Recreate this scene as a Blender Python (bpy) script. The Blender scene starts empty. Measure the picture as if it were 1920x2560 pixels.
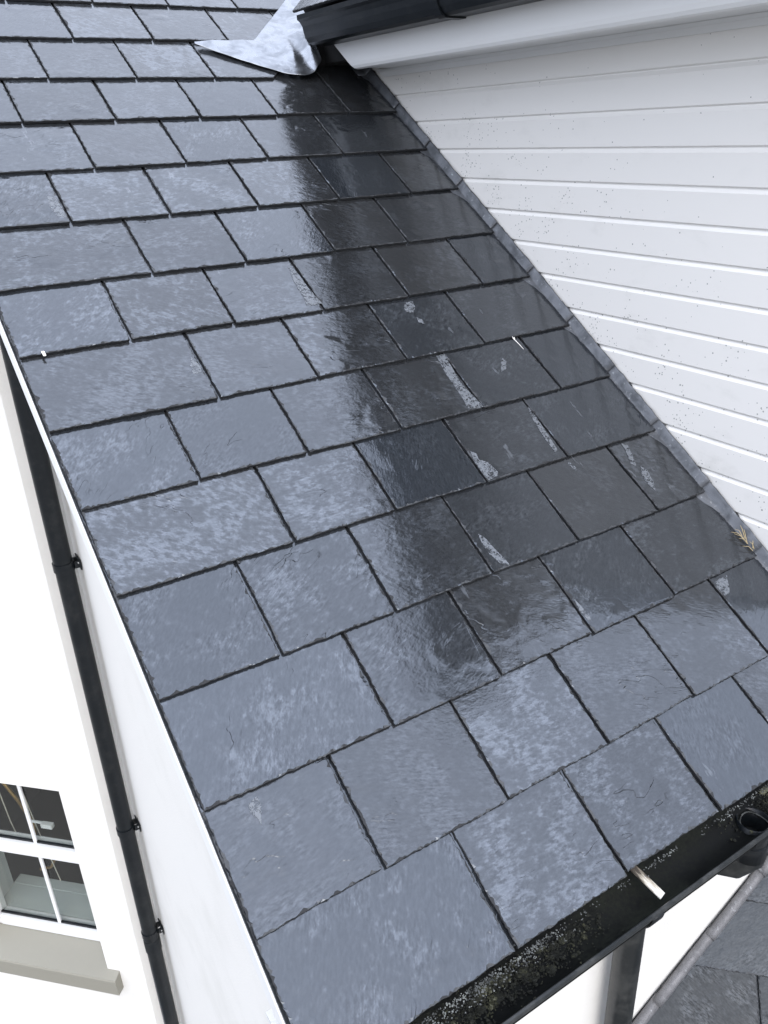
import bpy, bmesh, math, random
from mathutils import Vector, Matrix, noise

# ------------------------------------------------------------------ camera, sky, sun, exposure
sc = bpy.context.scene
COL = sc.collection
cam_data = bpy.data.cameras.new('camera')
cam = bpy.data.objects.new('camera', cam_data)
COL.objects.link(cam)
cam_data.sensor_fit = 'VERTICAL'
cam_data.sensor_height = 24.0
cam_data.lens = 2017.44 / 2560 * 24.0
cam_data.clip_start = 0.02
cam_data.clip_end = 2000
PIT, ROL, YAW = 0.440431395, -0.0410448836, -0.555910053
cy, sy, cp, sp = math.cos(YAW), math.sin(YAW), math.cos(PIT), math.sin(PIT)
fw = Vector((-sy * cp, cy * cp, -sp)); rt = Vector((cy, sy, 0)); up = rt.cross(fw)
r2 = rt * math.cos(ROL) + up * math.sin(ROL); u2 = -rt * math.sin(ROL) + up * math.cos(ROL)
CAM = Vector((-0.24771, -0.63539, 1.18448))
m = Matrix((r2, u2, -fw)).transposed().to_4x4(); m.translation = CAM
cam.matrix_world = m
sc.camera = cam

SUN_EL, SUN_AZ = math.radians(38), math.radians(256)     # azimuth of the sun measured from +X
world = bpy.data.worlds.new('World'); sc.world = world; world.use_nodes = True
nt = world.node_tree; nt.nodes.clear()
w_out = nt.nodes.new('ShaderNodeOutputWorld'); w_bg = nt.nodes.new('ShaderNodeBackground')
w_sky = nt.nodes.new('ShaderNodeTexSky'); w_sky.sky_type = 'NISHITA'; w_sky.sun_disc = False
w_sky.sun_elevation = SUN_EL; w_sky.sun_rotation = math.radians(90) - SUN_AZ
w_sky.air_density = 1.0; w_sky.dust_density = 3.0; w_sky.ozone_density = 1.0
w_hs = nt.nodes.new('ShaderNodeHueSaturation'); w_hs.inputs['Saturation'].default_value = 0.75
w_mx = nt.nodes.new('ShaderNodeMix'); w_mx.data_type = 'RGBA'; w_mx.inputs[0].default_value = 0.62   # even cloud cover
w_mx.inputs[7].default_value = (11.4, 12.2, 14.2, 1)
nt.links.new(w_sky.outputs[0], w_hs.inputs['Color']); nt.links.new(w_hs.outputs[0], w_mx.inputs[6]); 
# standard overcast luminance: the zenith three times as bright as the horizon
w_tc = nt.nodes.new('ShaderNodeTexCoord'); w_sp = nt.nodes.new('ShaderNodeSeparateXYZ'); nt.links.new(w_tc.outputs['Generated'], w_sp.inputs[0])
w_ma = nt.nodes.new('ShaderNodeMapRange'); nt.links.new(w_sp.outputs[2], w_ma.inputs[0])
for i_, v_ in ((1, 0.0), (2, 1.0), (3, 0.333), (4, 1.0)): w_ma.inputs[i_].default_value = v_
w_vm = nt.nodes.new('ShaderNodeVectorMath'); w_vm.operation = 'SCALE'
nt.links.new(w_mx.outputs[2], w_vm.inputs[0]); nt.links.new(w_ma.outputs[0], w_vm.inputs['Scale']); nt.links.new(w_vm.outputs[0], w_bg.inputs['Color'])
w_bg.inputs['Strength'].default_value = 0.15
nt.links.new(w_bg.outputs[0], w_out.inputs['Surface'])

sun_data = bpy.data.lights.new('sun', 'SUN'); sun = bpy.data.objects.new('sun', sun_data); COL.objects.link(sun)
sun_data.energy = 0.5; sun_data.angle = math.radians(45); sun_data.color = (1.0, 0.97, 0.93)
sdir = Vector((math.cos(SUN_AZ) * math.cos(SUN_EL), math.sin(SUN_AZ) * math.cos(SUN_EL), math.sin(SUN_EL)))
sun.rotation_euler = sdir.to_track_quat('Z', 'Y').to_euler(); sun.location = sdir * 30

vs = sc.view_settings
vs.view_transform = 'Standard'; vs.look = 'None'; vs.gamma = 1.0; vs.use_curve_mapping = False
vs.exposure = 1.2
sc.cycles.max_bounces = 5; sc.cycles.diffuse_bounces = 3; sc.cycles.glossy_bounces = 2; sc.cycles.transparent_max_bounces = 6

# ------------------------------------------------------------------ helpers
P = 0.591079328; TP = math.tan(P); G = 0.203
CP_, SP_ = math.cos(P), math.sin(P)
rng = random.Random(7)
W = {}
SHARED = {}

def roofpt(u, v, h=0.0):
    return Vector((u, v * CP_ - h * SP_, v * SP_ + h * CP_))

def reg(o, mat4, parent=None):
    W[o.name] = mat4.copy()
    if parent is not None:
        o.parent = parent
        o.matrix_parent_inverse = W[parent.name].inverted()
    o.matrix_basis = mat4
    return o

def tag(o, label=None, cat=None, group=None, kind=None):
    if label: o['label'] = label
    if cat: o['category'] = cat
    if group: o['group'] = group
    if kind: o['kind'] = kind
    return o

def empty(name, loc, label=None, cat=None, group=None):
    o = bpy.data.objects.new(name, None); COL.objects.link(o)
    o.empty_display_size = 0.2
    reg(o, Matrix.Translation(Vector(loc)))
    return tag(o, label, cat, group)

def meshobj(name, verts, faces, mat, parent=None, matrix=None, smooth=False):
    me = bpy.data.meshes.new(name)
    me.from_pydata([tuple(v) for v in verts], [], faces)
    me.validate(); me.update()
    if mat: me.materials.append(mat)
    if smooth:
        for p in me.polygons: p.use_smooth = True
    o = bpy.data.objects.new(name, me); COL.objects.link(o)
    return reg(o, matrix or Matrix.Identity(4), parent)

def bmobj(name, bm, mat, parent=None, matrix=None, smooth=False):
    bmesh.ops.recalc_face_normals(bm, faces=bm.faces)
    me = bpy.data.meshes.new(name); bm.to_mesh(me); bm.free()
    if mat: me.materials.append(mat)
    if smooth:
        for p in me.polygons: p.use_smooth = True
    o = bpy.data.objects.new(name, me); COL.objects.link(o)
    return reg(o, matrix or Matrix.Identity(4), parent)

def frame(origin, ex, ey, ez):
    M = Matrix((ex, ey, ez)).transposed().to_4x4(); M.translation = origin
    return M

def bm_box(bm, lo, hi, bev=0.0):
    x0, y0, z0 = lo; x1, y1, z1 = hi
    vs_ = [bm.verts.new(v) for v in [(x0,y0,z0),(x1,y0,z0),(x1,y1,z0),(x0,y1,z0),(x0,y0,z1),(x1,y0,z1),(x1,y1,z1),(x0,y1,z1)]]
    fs = [bm.faces.new([vs_[i] for i in f]) for f in [(0,3,2,1),(4,5,6,7),(0,1,5,4),(1,2,6,5),(2,3,7,6),(3,0,4,7)]]
    if bev > 0:
        es = list({e for f in fs for e in f.edges})
        bmesh.ops.bevel(bm, geom=es, offset=bev, segments=2, affect='EDGES', profile=0.6)
    return bm

def box(name, lo, hi, mat, parent=None, bev=0.0, matrix=None):
    bm = bmesh.new(); bm_box(bm, lo, hi, bev)
    return bmobj(name, bm, mat, parent, matrix)

def prism(name, poly2d, fn0, fn1, mat, parent=None, matrix=None, smooth=False):
    """profile points mapped by fn0 / fn1 to the two end caps"""
    n = len(poly2d)
    v = [fn0(*p) for p in poly2d] + [fn1(*p) for p in poly2d]
    bm = bmesh.new(); bv = [bm.verts.new(x) for x in v]
    for i in range(n):
        bm.faces.new((bv[i], bv[(i+1) % n], bv[n+(i+1) % n], bv[n+i]))
    bm.faces.new(bv[:n][::-1]); bm.faces.new(bv[n:])
    return bmobj(name, bm, mat, parent, matrix, smooth)

def tube_bm(bm, pts, rad, seg=20, cap=True):
    rings = []
    pts = [Vector(p) for p in pts]
    prev_x = None
    for i, p in enumerate(pts):
        t = (pts[min(i+1, len(pts)-1)] - pts[max(i-1, 0)]).normalized()
        if prev_x is None:
            ax = Vector((1, 0, 0)) if abs(t.x) < 0.9 else Vector((0, 1, 0))
            x = (ax - t * ax.dot(t)).normalized()
        else:
            x = (prev_x - t * prev_x.dot(t)).normalized()
        prev_x = x; y = t.cross(x)
        rr = rad[i] if isinstance(rad, (list, tuple)) else rad
        rings.append([bm.verts.new(p + (x * math.cos(2*math.pi*k/seg) + y * math.sin(2*math.pi*k/seg)) * rr) for k in range(seg)])
    for a, b in zip(rings, rings[1:]):
        for k in range(seg):
            bm.faces.new((a[k], a[(k+1) % seg], b[(k+1) % seg], b[k]))
    if cap:
        bm.faces.new(rings[0][::-1]); bm.faces.new(rings[-1])
    return bm

def tube(name, pts, rad, mat, parent=None, seg=20, cap=True):
    bm = bmesh.new(); tube_bm(bm, pts, rad, seg, cap)
    o = bmobj(name, bm, mat, parent, smooth=True)
    md = o.data
    md.set_sharp_from_angle(angle=math.radians(50))
    return o

# ------------------------------------------------------------------ materials
class NT:
    def __init__(self, name):
        self.m = bpy.data.materials.new(name); self.m.use_nodes = True
        self.t = self.m.node_tree; self.t.nodes.clear()
        self.out = self.t.nodes.new('ShaderNodeOutputMaterial')
        self.b = self.t.nodes.new('ShaderNodeBsdfPrincipled')
        self.t.links.new(self.b.outputs[0], self.out.inputs[0])
    def n(self, typ, **kw):
        nd = self.t.nodes.new(typ)
        for k, v in kw.items(): setattr(nd, k, v)
        return nd
    def l(self, a, b): self.t.links.new(a, b)
    def val(self, sock, v):
        if hasattr(v, 'is_output') or isinstance(v, bpy.types.NodeSocket): self.l(v, sock)
        else: sock.default_value = v
    def math(self, op, a, b=0.0, clamp=False):
        nd = self.n('ShaderNodeMath', operation=op); nd.use_clamp = clamp
        self.val(nd.inputs[0], a); self.val(nd.inputs[1], b); return nd.outputs[0]
    def noise(self, vec, scale, detail=4, rough=0.55, w=None, dist=0.0):
        nd = self.n('ShaderNodeTexNoise'); nd.noise_dimensions = '3D'
        self.l(vec, nd.inputs['Vector']); nd.inputs['Scale'].default_value = scale
        nd.inputs['Detail'].default_value = detail; nd.inputs['Roughness'].default_value = rough
        nd.inputs['Distortion'].default_value = dist
        return nd.outputs['Fac']
    def ramp(self, fac, stops):
        nd = self.n('ShaderNodeValToRGB'); cr = nd.color_ramp
        while len(cr.elements) < len(stops): cr.elements.new(0.5)
        for e, (p, c) in zip(cr.elements, stops):
            e.position = p; e.color = c if len(c) == 4 else (*c, 1)
        self.l(fac, nd.inputs[0]); return nd.outputs[0]
    def step(self, fac, a, b):
        nd = self.n('ShaderNodeMapRange'); nd.interpolation_type = 'SMOOTHSTEP'
        self.l(fac, nd.inputs[0]); nd.inputs[1].default_value = a; nd.inputs[2].default_value = b
        return nd.outputs[0]
    def mix(self, fac, a, b):
        nd = self.n('ShaderNodeMix', data_type='RGBA')
        self.val(nd.inputs[0], fac)
        for s, v in ((nd.inputs[6], a), (nd.inputs[7], b)):
            if isinstance(v, bpy.types.NodeSocket): self.l(v, s)
            else: s.default_value = (*v, 1)
        return nd.outputs[2]
    def mapping(self, vec, rot=(0,0,0), scale=(1,1,1)):
        nd = self.n('ShaderNodeMapping'); self.l(vec, nd.inputs[0])
        self.val(nd.inputs['Rotation'], rot); nd.inputs['Scale'].default_value = scale
        return nd.outputs[0]
    def bump(self, h, strength, dist, normal=None):
        nd = self.n('ShaderNodeBump'); self.l(h, nd.inputs['Height'])
        nd.inputs['Strength'].default_value = strength; nd.inputs['Distance'].default_value = dist
        if normal is not None: self.l(normal, nd.inputs['Normal'])
        return nd.outputs[0]
    def set(self, **kw):
        for k, v in kw.items():
            s = self.b.inputs[k.replace('_', ' ')]
            if isinstance(v, bpy.types.NodeSocket): self.l(v, s)
            elif k == 'Base_Color': s.default_value = (*v, 1)
            else: s.default_value = v
    def coord(self, which='Object'):
        return self.n('ShaderNodeTexCoord').outputs[which]

def mat_slate(name, dark=(0.0150, 0.0165, 0.0180), pale=(0.036, 0.040, 0.046), patch=0.4, ior0=1.77, ior1=0.34):
    """riven slate under a patchy film of water: the film, not the stone, carries most of the mottling"""
    M = NT(name)
    oc = M.coord('Object'); inf = M.n('ShaderNodeObjectInfo'); rnd = inf.outputs['Random']
    ofs = M.n('ShaderNodeCombineXYZ'); M.l(M.math('MULTIPLY', rnd, 91.0), ofs.inputs[2])
    ad = M.n('ShaderNodeVectorMath', operation='ADD'); M.l(oc, ad.inputs[0]); M.l(ofs.outputs[0], ad.inputs[1]); oc = ad.outputs[0]
    ang = M.math('MULTIPLY', M.math('SUBTRACT', rnd, 0.62), 1.9)
    cmb = M.n('ShaderNodeCombineXYZ'); M.l(ang, cmb.inputs[2])
    gv = M.mapping(oc, rot=cmb.outputs[0])
    gs = M.mapping(gv, scale=(0.82, 1.12, 1.0))
    gs2 = M.mapping(gv, scale=(0.45, 1.3, 1.0))
    n1 = M.noise(gs, 72, 5, 0.64, None, 0.15)
    n2 = M.noise(oc, 11, 3, 0.55)
    n3 = M.noise(gs2, 170, 4, 0.72)
    lc = M.n('ShaderNodeSeparateXYZ'); M.l(inf.outputs['Location'], lc.inputs[0])
    near_dormer = M.step(lc.outputs[0], 0.45, 1.05)  # rises along X towards the dormer; pale film is slightly thinner there
    mot = M.math('ADD', M.math('MULTIPLY', n1, 0.60), M.math('MULTIPLY', n2, 0.42))
    mot = M.math('ADD', mot, M.math('MULTIPLY', n3, 0.13))
    mot = M.math('ADD', mot, M.math('SUBTRACT', M.math('MULTIPLY', M.math('SUBTRACT', rnd, 0.5), 0.06), M.math('MULTIPLY', near_dormer, 0.03)))
    film = M.math('ADD', M.math('MULTIPLY', M.step(mot, 0.50, 0.74), 0.62), M.math('MULTIPLY', M.step(mot, 0.605, 0.66), 0.38))
    # some slates carry hardly any bloom, some a lot
    amt = M.math('ADD', 0.25, M.math('MULTIPLY', M.math('FRACT', M.math('MULTIPLY', rnd, 7.37)), 0.68))
    film = M.math('MULTIPLY', film, amt)
    grain = M.step(n3, 0.30, 0.72)
    gmk = M.math('ADD', 0.30, M.math('MULTIPLY', M.step(n2, 0.45, 0.62), 0.7))
    # a few long pale runs of lime, mostly in the wet ground beside the dormer
    sv = M.mapping(oc, scale=(1.0, 0.30, 1.0))
    n4 = M.math('ADD', M.noise(sv, 15, 5, 0.60), M.math('MULTIPLY', near_dormer, 0.045))
    m2 = M.math('MULTIPLY', M.step(n4, 0.692, 0.715), 0.8 * patch)
    base = M.mix(M.math('MULTIPLY', n2, 0.8), dark, tuple(c * 1.4 for c in dark))
    tint = M.mix(rnd, (0.92, 0.97, 1.06), (1.07, 1.0, 0.95))
    mul = M.n('ShaderNodeMix', data_type='RGBA', blend_type='MULTIPLY'); mul.inputs[0].default_value = 1.0
    M.l(base, mul.inputs[6]); M.l(tint, mul.inputs[7]); base = mul.outputs[2]
    col = M.mix(film, base, pale)
    gsc = M.math('ADD', 1.0, M.math('MULTIPLY', M.math('SUBTRACT', grain, 0.5), M.math('MULTIPLY', gmk, 0.9)))
    mg = M.n('ShaderNodeVectorMath', operation='SCALE'); M.l(col, mg.inputs[0]); M.l(gsc, mg.inputs['Scale']); col = mg.outputs[0]
    col = M.mix(m2, col, (0.15, 0.164, 0.182))
    # riven relief: terraces with dark broken lips, grain, low waves
    nt_ = M.noise(gs2, 15, 3, 0.60, None, 0.3)
    q = M.math('MULTIPLY', nt_, 4.0)
    fr = M.math('FRACT', q); ter = M.math('ADD', M.math('FLOOR', q), M.step(fr, 0.94, 1.0))
    msk = M.math('MULTIPLY', M.step(M.noise(oc, 8, 2, 0.5), 0.56, 0.70), 1.0 if patch > 0 else 0.25)
    ter = M.math('MULTIPLY', ter, msk)
    crk = M.math('MULTIPLY', M.math('MULTIPLY', M.step(fr, 0.92, 0.96), M.step(fr, 1.0, 0.975)), msk)
    col = M.mix(M.math('MULTIPLY', crk, 0.3), col, (0.005, 0.005, 0.006))
    rip = M.noise(gs, 48, 2, 0.6)
    low = M.noise(oc, 7.5, 1, 0.5)
    h = M.math('ADD', M.math('MULTIPLY', ter, 0.20), M.math('MULTIPLY', n3, 0.07))
    h = M.math('ADD', h, M.math('MULTIPLY', rip, 0.17))
    h = M.math('ADD', h, M.math('MULTIPLY', low, 0.45))
    nrm = M.bump(h, 1.0, 0.0035)
    ro = M.math('ADD', 0.095, M.math('MULTIPLY', m2, 0.25))
    ior = M.math('ADD', ior0, M.math('MULTIPLY', film, ior1))
    ior = M.math('ADD', ior, M.math('MULTIPLY', M.math('MULTIPLY', M.math('SUBTRACT', grain, 0.5), gmk), 0.20))
    ior = M.math('SUBTRACT', ior, M.math('MULTIPLY', crk, 0.14))
    ior = M.math('ADD', ior, M.math('MULTIPLY', M.math('SUBTRACT', M.math('FRACT', M.math('MULTIPLY', rnd, 23.7)), 0.5), 0.12))
    ior = M.math('MAXIMUM', ior, 1.12)
    M.set(Base_Color=col, Roughness=ro, Normal=nrm, IOR=ior, Specular_IOR_Level=0.5)
    M.set(Specular_Tint=(0.84, 0.905, 1.0, 1))
    return M.m

def mat_white(name, col=(0.80, 0.80, 0.78), rough=0.6, bump=0.0, scale=120, dirt=0.0, stretch=(1,1,1), tint=(0.55,0.54,0.50)):
    M = NT(name); oc = M.coord('Object')
    sv = M.mapping(oc, scale=stretch)
    n = M.noise(sv, 2.5, 5, 0.6)
    c = M.mix(M.math('MULTIPLY', M.step(n, 0.45, 0.75), dirt), col, tint)
    M.set(Base_Color=c, Roughness=rough)
    if bump > 0: M.set(Normal=M.bump(M.noise(sv, scale, 5, 0.6), 1.0, bump))
    return M.m

def mat_cladding():
    M = NT('white_upvc_cladding'); oc = M.coord('Object')
    sep = M.n('ShaderNodeSeparateXYZ'); M.l(oc, sep.inputs[0])
    # height above the roof plane: splashes of grit lie thickest just above the slates
    hh = M.math('SUBTRACT', M.math('MULTIPLY', sep.outputs[2], CP_), M.math('MULTIPLY', sep.outputs[1], SP_))
    near = M.step(hh, 0.55, 0.02)
    vo = M.n('ShaderNodeTexVoronoi', feature='F1'); vo.inputs['Scale'].default_value = 150
    vo.inputs['Randomness'].default_value = 1.0; M.l(oc, vo.inputs['Vector'])
    sp_ = M.n('ShaderNodeSeparateColor'); M.l(vo.outputs['Color'], sp_.inputs[0])
    clus = M.step(M.noise(oc, 9, 3, 0.6), 0.42, 0.68)
    lim = M.math('ADD', 0.010, M.math('MULTIPLY', M.math('MULTIPLY', near, clus), 0.42))
    on = M.math('LESS_THAN', sp_.outputs[0], lim)
    size = M.math('MULTIPLY', sp_.outputs[1], 0.36)
    dot = M.math('MULTIPLY', M.math('LESS_THAN', vo.outputs['Distance'], size), on)
    smear = M.math('MULTIPLY', M.step(M.noise(M.mapping(oc, scale=(1, 0.5, 1)), 14, 5, 0.7), 0.52, 0.8), M.math('ADD', 0.10, M.math('MULTIPLY', near, 0.25)))
    c = M.mix(smear, (0.75, 0.735, 0.705), (0.48, 0.475, 0.44))
    c = M.mix(M.math('MULTIPLY', dot, 0.75), c, (0.16, 0.17, 0.16))
    M.set(Base_Color=c, Roughness=0.32)
    return M.m

def mat_plastic(name, *a_, spec=0.5, **k_):
    m_ = mat_plastic0(name, *a_, **k_)
    for n_ in m_.node_tree.nodes:
        if n_.type == 'BSDF_PRINCIPLED': n_.inputs['Specular IOR Level'].default_value = spec
    return m_

def mat_plastic0(name, col=(0.006, 0.008, 0.010), rough=0.35, dust=0.0, dustcol=(0.09, 0.09, 0.085), sc_=40):
    M = NT(name); oc = M.coord('Object')
    n = M.noise(oc, sc_, 6, 0.7)
    n2 = M.noise(oc, 9, 3, 0.5)
    f = M.math('MULTIPLY', M.step(M.math('MULTIPLY', M.math('ADD', n, n2), 0.5), 0.46, 0.66), dust)
    c = M.mix(f, col, dustcol)
    M.set(Base_Color=c, Roughness=M.math('ADD', rough, M.math('MULTIPLY', f, 0.4)))
    M.set(Normal=M.bump(n, 0.25, 0.0015))
    return M.m

def mat_lead(name, bright=(0.295, 0.31, 0.335), dull=(0.215, 0.228, 0.25), metal=0.95, rough=0.27, specks=0.0):
    M = NT(name); oc = M.coord('Object')
    n = M.noise(oc, 16, 6, 0.65, dist=0.6); n2 = M.noise(oc, 60, 4, 0.6)
    c = M.mix(M.step(n, 0.38, 0.66), bright, dull)
    c = M.mix(M.math('MULTIPLY', M.step(n2, 0.60, 0.75), 0.4), c, (0.55, 0.58, 0.6))
    if specks > 0:
        vo = M.n('ShaderNodeTexVoronoi', feature='F1'); vo.inputs['Scale'].default_value = 330; M.l(oc, vo.inputs['Vector'])
        d = M.math('MULTIPLY', M.math('LESS_THAN', vo.outputs['Distance'], 0.32), specks)
        c = M.mix(d, c, (0.05, 0.05, 0.055))
    r = M.math('ADD', rough, M.math('MULTIPLY', M.step(n, 0.4, 0.7), 0.2))
    M.set(Base_Color=c, Metallic=metal, Roughness=r, Normal=M.bump(M.math('ADD', n, M.math('MULTIPLY', n2, 0.3)), 0.5, 0.004))
    return M.m

def mat_plain(name, col, rough=0.6, bump=0.0, scale=60, var=0.25, metal=0.0):
    M = NT(name); oc = M.coord('Object')
    n = M.noise(oc, scale, 5, 0.6)
    c = M.mix(n, tuple(x * (1 - var) for x in col), tuple(min(1, x * (1 + var)) for x in col))
    M.set(Base_Color=c, Roughness=rough, Metallic=metal)
    if bump > 0: M.set(Normal=M.bump(n, 1.0, bump))
    return M.m

MS = mat_slate('wet_slate')
MS_LOW = mat_slate('damp_slate', dark=(0.021, 0.0235, 0.025), pale=(0.027, 0.0295, 0.032), patch=0.0, ior0=1.33, ior1=0.10)
M_BEV = mat_plain('chipped_slate_bevel', (0.030, 0.033, 0.037), 0.55, 0.001, 160, 0.6)
M_EDGE = mat_plain('gap_shade_slate_edge', (0.012, 0.013, 0.015), 0.75, 0.001, 200, 0.5)  # gap shadow at joints and tails put into this near-black colour
M_REND = mat_white('white_painted_render', (0.72, 0.708, 0.675), 0.75, 0.0014, 150, 0.40)
M_BARGE = mat_white('white_painted_timber', (0.72, 0.725, 0.72), 0.5, 0.0008, 60, 0.15, (6, 0.6, 6))
M_UPVC = mat_white('white_upvc', (0.72, 0.725, 0.72), 0.3, 0, 10, 0.12)
M_CLAD = mat_cladding()
M_BLACK = mat_plastic('black_plastic', dust=0.12, spec=0.28)
M_GUT_IN = mat_plastic('grimy_black_plastic', (0.0035, 0.004, 0.004), 0.62, 0.9, (0.016, 0.018, 0.014), 150, spec=0.14)
M_GREY = mat_plastic('dusty_black_plastic', (0.010, 0.012, 0.013), 0.30, 0.3, spec=0.4)
M_LEAD = mat_lead('lead_sheet')
M_SOAK = mat_lead('weathered_lead', (0.115, 0.122, 0.135), (0.055, 0.06, 0.068), 0.30, 0.42, 0.25)
M_ROLL = mat_lead('speckled_lead', (0.16, 0.16, 0.168), (0.11, 0.11, 0.115), 0.15, 0.5, 0.7)
M_FELT = mat_plain('black_roofing_felt', (0.008, 0.008, 0.009), 0.9)
M_WOODD = mat_plain('dark_roof_timber', (0.03, 0.026, 0.022), 0.8)
M_SILL = mat_plain('stone_grey_painted_sill', (0.250, 0.240, 0.200), 0.55, 0, 30, 0.03)
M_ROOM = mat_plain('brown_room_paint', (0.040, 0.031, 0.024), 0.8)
M_INSILL = mat_plain('pale_green_inner_sill', (0.44, 0.475, 0.465), 0.5, 0, 8, 0.04)
M_BRASS = mat_plain('aged_brass', (0.32, 0.20, 0.07), 0.35, 0, 40, 0.3, 0.7)
M_CORD = mat_plain('cream_cord', (0.55, 0.52, 0.44), 0.8)
M_GROUND = mat_plain('gravel_ground', (0.20, 0.19, 0.17), 0.9, 0.01, 25, 0.35)
M_STRAW = mat_plain('dry_straw', (0.45, 0.36, 0.20), 0.8, 0, 80, 0.3)
M_PALE = mat_plain('bleached_stem', (0.75, 0.74, 0.70), 0.8, 0, 80, 0.1)
M_METAL = mat_plain('bright_screw', (0.5, 0.5, 0.5), 0.3, 0, 60, 0.1, 1.0)

def mat_moss():
    M = NT('gutter_moss'); oc = M.coord('Object')
    n = M.noise(oc, 28, 4, 0.6); n2 = M.noise(oc, 160, 4, 0.6)
    f = M.math('ADD', M.math('MULTIPLY', n, 0.7), M.math('MULTIPLY', n2, 0.35))
    c = M.ramp(f, [(0.42, (0.006, 0.007, 0.005)), (0.55, (0.016, 0.017, 0.011)), (0.62, (0.055, 0.056, 0.030)), (0.72, (0.22, 0.22, 0.16))])
    M.set(Base_Color=c, Roughness=0.9, Normal=M.bump(n2, 1.0, 0.004)); return M.m
def mat_lichen():
    M = NT('pale_lichen'); oc = M.coord('Object')
    n = M.noise(oc, 45, 4, 0.65)
    c = M.ramp(n, [(0.38, (0.025, 0.027, 0.025)), (0.52, (0.09, 0.095, 0.092)), (0.70, (0.20, 0.21, 0.195))])
    M.set(Base_Color=c, Roughness=0.9, Normal=M.bump(M.noise(oc, 260, 3, 0.6), 1.0, 0.002)); return M.m
M_MOSS = mat_moss(); M_LICH = mat_lichen()

def mat_strip():
    M = NT('stained_white_wood'); oc = M.coord('Object')
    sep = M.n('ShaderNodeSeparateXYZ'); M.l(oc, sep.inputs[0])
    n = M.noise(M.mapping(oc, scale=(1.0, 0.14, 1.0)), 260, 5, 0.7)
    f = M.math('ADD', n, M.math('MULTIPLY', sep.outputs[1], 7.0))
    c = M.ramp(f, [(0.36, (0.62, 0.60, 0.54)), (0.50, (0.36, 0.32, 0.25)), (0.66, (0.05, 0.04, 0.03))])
    M.set(Base_Color=c, Roughness=0.7, Normal=M.bump(n, 1, 0.001)); return M.m

def mat_glass():
    M = NT('window_glass')
    M.t.nodes.remove(M.b)
    tr = M.n('ShaderNodeBsdfTransparent'); tr.inputs[0].default_value = (0.90, 0.92, 0.91, 1)
    gl = M.n('ShaderNodeBsdfGlossy'); gl.inputs['Roughness'].default_value = 0.02
    ge = M.n('ShaderNodeNewGeometry'); fr = M.n('ShaderNodeFresnel'); M.l(M.math('SUBTRACT', 1.5, M.math('MULTIPLY', ge.outputs['Backfacing'], 0.8333)), fr.inputs[0])
    mx = M.n('ShaderNodeMixShader'); M.l(fr.outputs[0], mx.inputs[0]); M.l(tr.outputs[0], mx.inputs[1]); M.l(gl.outputs[0], mx.inputs[2])
    M.l(mx.outputs[0], M.out.inputs[0]); return M.m
M_GLASS = mat_glass()

# ------------------------------------------------------------------ ground
gr = meshobj('ground', [(-150, -150, -5.8), (150, -150, -5.8), (150, 150, -5.8), (-150, 150, -5.8)], [(0, 1, 2, 3)], M_GROUND)
tag(gr, kind='structure')

# ------------------------------------------------------------------ house body
UW = 0.18            # gable wall face
YW = 0.25            # eave wall face
YB = 2.255           # band wall
UD = 1.435           # dormer wall face
house = empty('house', (1.0, 1.6, -5.8), 'white rendered house whose wet blue-grey slate roof fills the picture', 'house')

# front and gable walls (solid slabs); tops follow the underside of the roof
def zr(y, off): return y * TP - off
prism('gable_wall', [(YW, -5.8), (YB + 0.2, -5.8), (YB + 0.2, zr(YB + 0.2, 0.13)), (YW, zr(YW, 0.13))],
      lambda y, z: (UW, y, z), lambda y, z: (UW + 0.25, y, z), M_REND, house)
box('front_wall', (UW + 0.25, YW, -5.8), (4.2, YW + 0.22, zr(YW, 0.14)), M_REND, house)
box('back_band_wall', (0.065, YB, -5.8), (UW, YB + 0.2, 1.2), M_REND, house)

# wall at forty-five degrees that carries the window
dW = Vector((-math.sqrt(.5), math.sqrt(.5), 0)); nW = Vector((math.sqrt(.5), math.sqrt(.5), 0)); EZ = Vector((0, 0, 1))
ARR = Vector((0.08, 2.24, 0.0))
WM = frame(ARR, dW, nW, EZ)      # x along the wall, y into the house, z up
O_L, O_R, O_T, O_B = 0.93, 0.221, -1.342, -2.50
bm = bmesh.new()
for lo, hi in (((0.0215, 0, -5.8), (O_R, 0.30, 1.2)), ((O_L, 0, -5.8), (2.6, 0.30, 1.2)), ((O_R, 0, O_T), (O_L, 0.30, 1.2)), ((O_R, 0, -5.8), (O_L, 0.30, O_B))):
    bm_box(bm, lo, hi)
bmobj('canted_wall', bm, M_REND, house, WM)
prism('wall_coping', [(-0.05, 1.2), (0.35, 1.2), (0.35, 1.25), (-0.05, 1.24)], lambda y, z: (0.05, y, z), lambda y, z: (2.65, y, z), M_LEAD, house, WM)

# window: sash frame, transom, glazing bars, panes
win = empty('window', WM @ Vector((0.575, 0.12, O_B)), 'white casement window with glazing bars in the canted wall above the grey sill', 'window')
def wbox(name, lo, hi, mat, parent, bev=0.003): return box(name, lo, hi, mat, parent, bev, WM)
F0, F1 = 0.105, 0.165
bm = bmesh.new()
bm_box(bm, (O_R, F0, O_B + 0.04), (O_R + 0.05, F1, O_T), 0.004); bm_box(bm, (O_L - 0.055, F0, O_B + 0.04), (O_L, F1, O_T), 0.004)
bm_box(bm, (O_R + 0.05, F0 - 0.004, O_B + 0.04), (O_L - 0.055, F1, O_B + 0.102), 0.006); bm_box(bm, (O_R + 0.05, F0, O_T - 0.05), (O_L - 0.055, F1, O_T), 0.004)
wf = bmobj('frame', bm, M_UPVC, win, WM)
wbox('transom', (O_R + 0.05, F0 - 0.006, -1.912), (O_L - 0.055, F1, -1.838), M_UPVC, win, 0.006)
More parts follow.
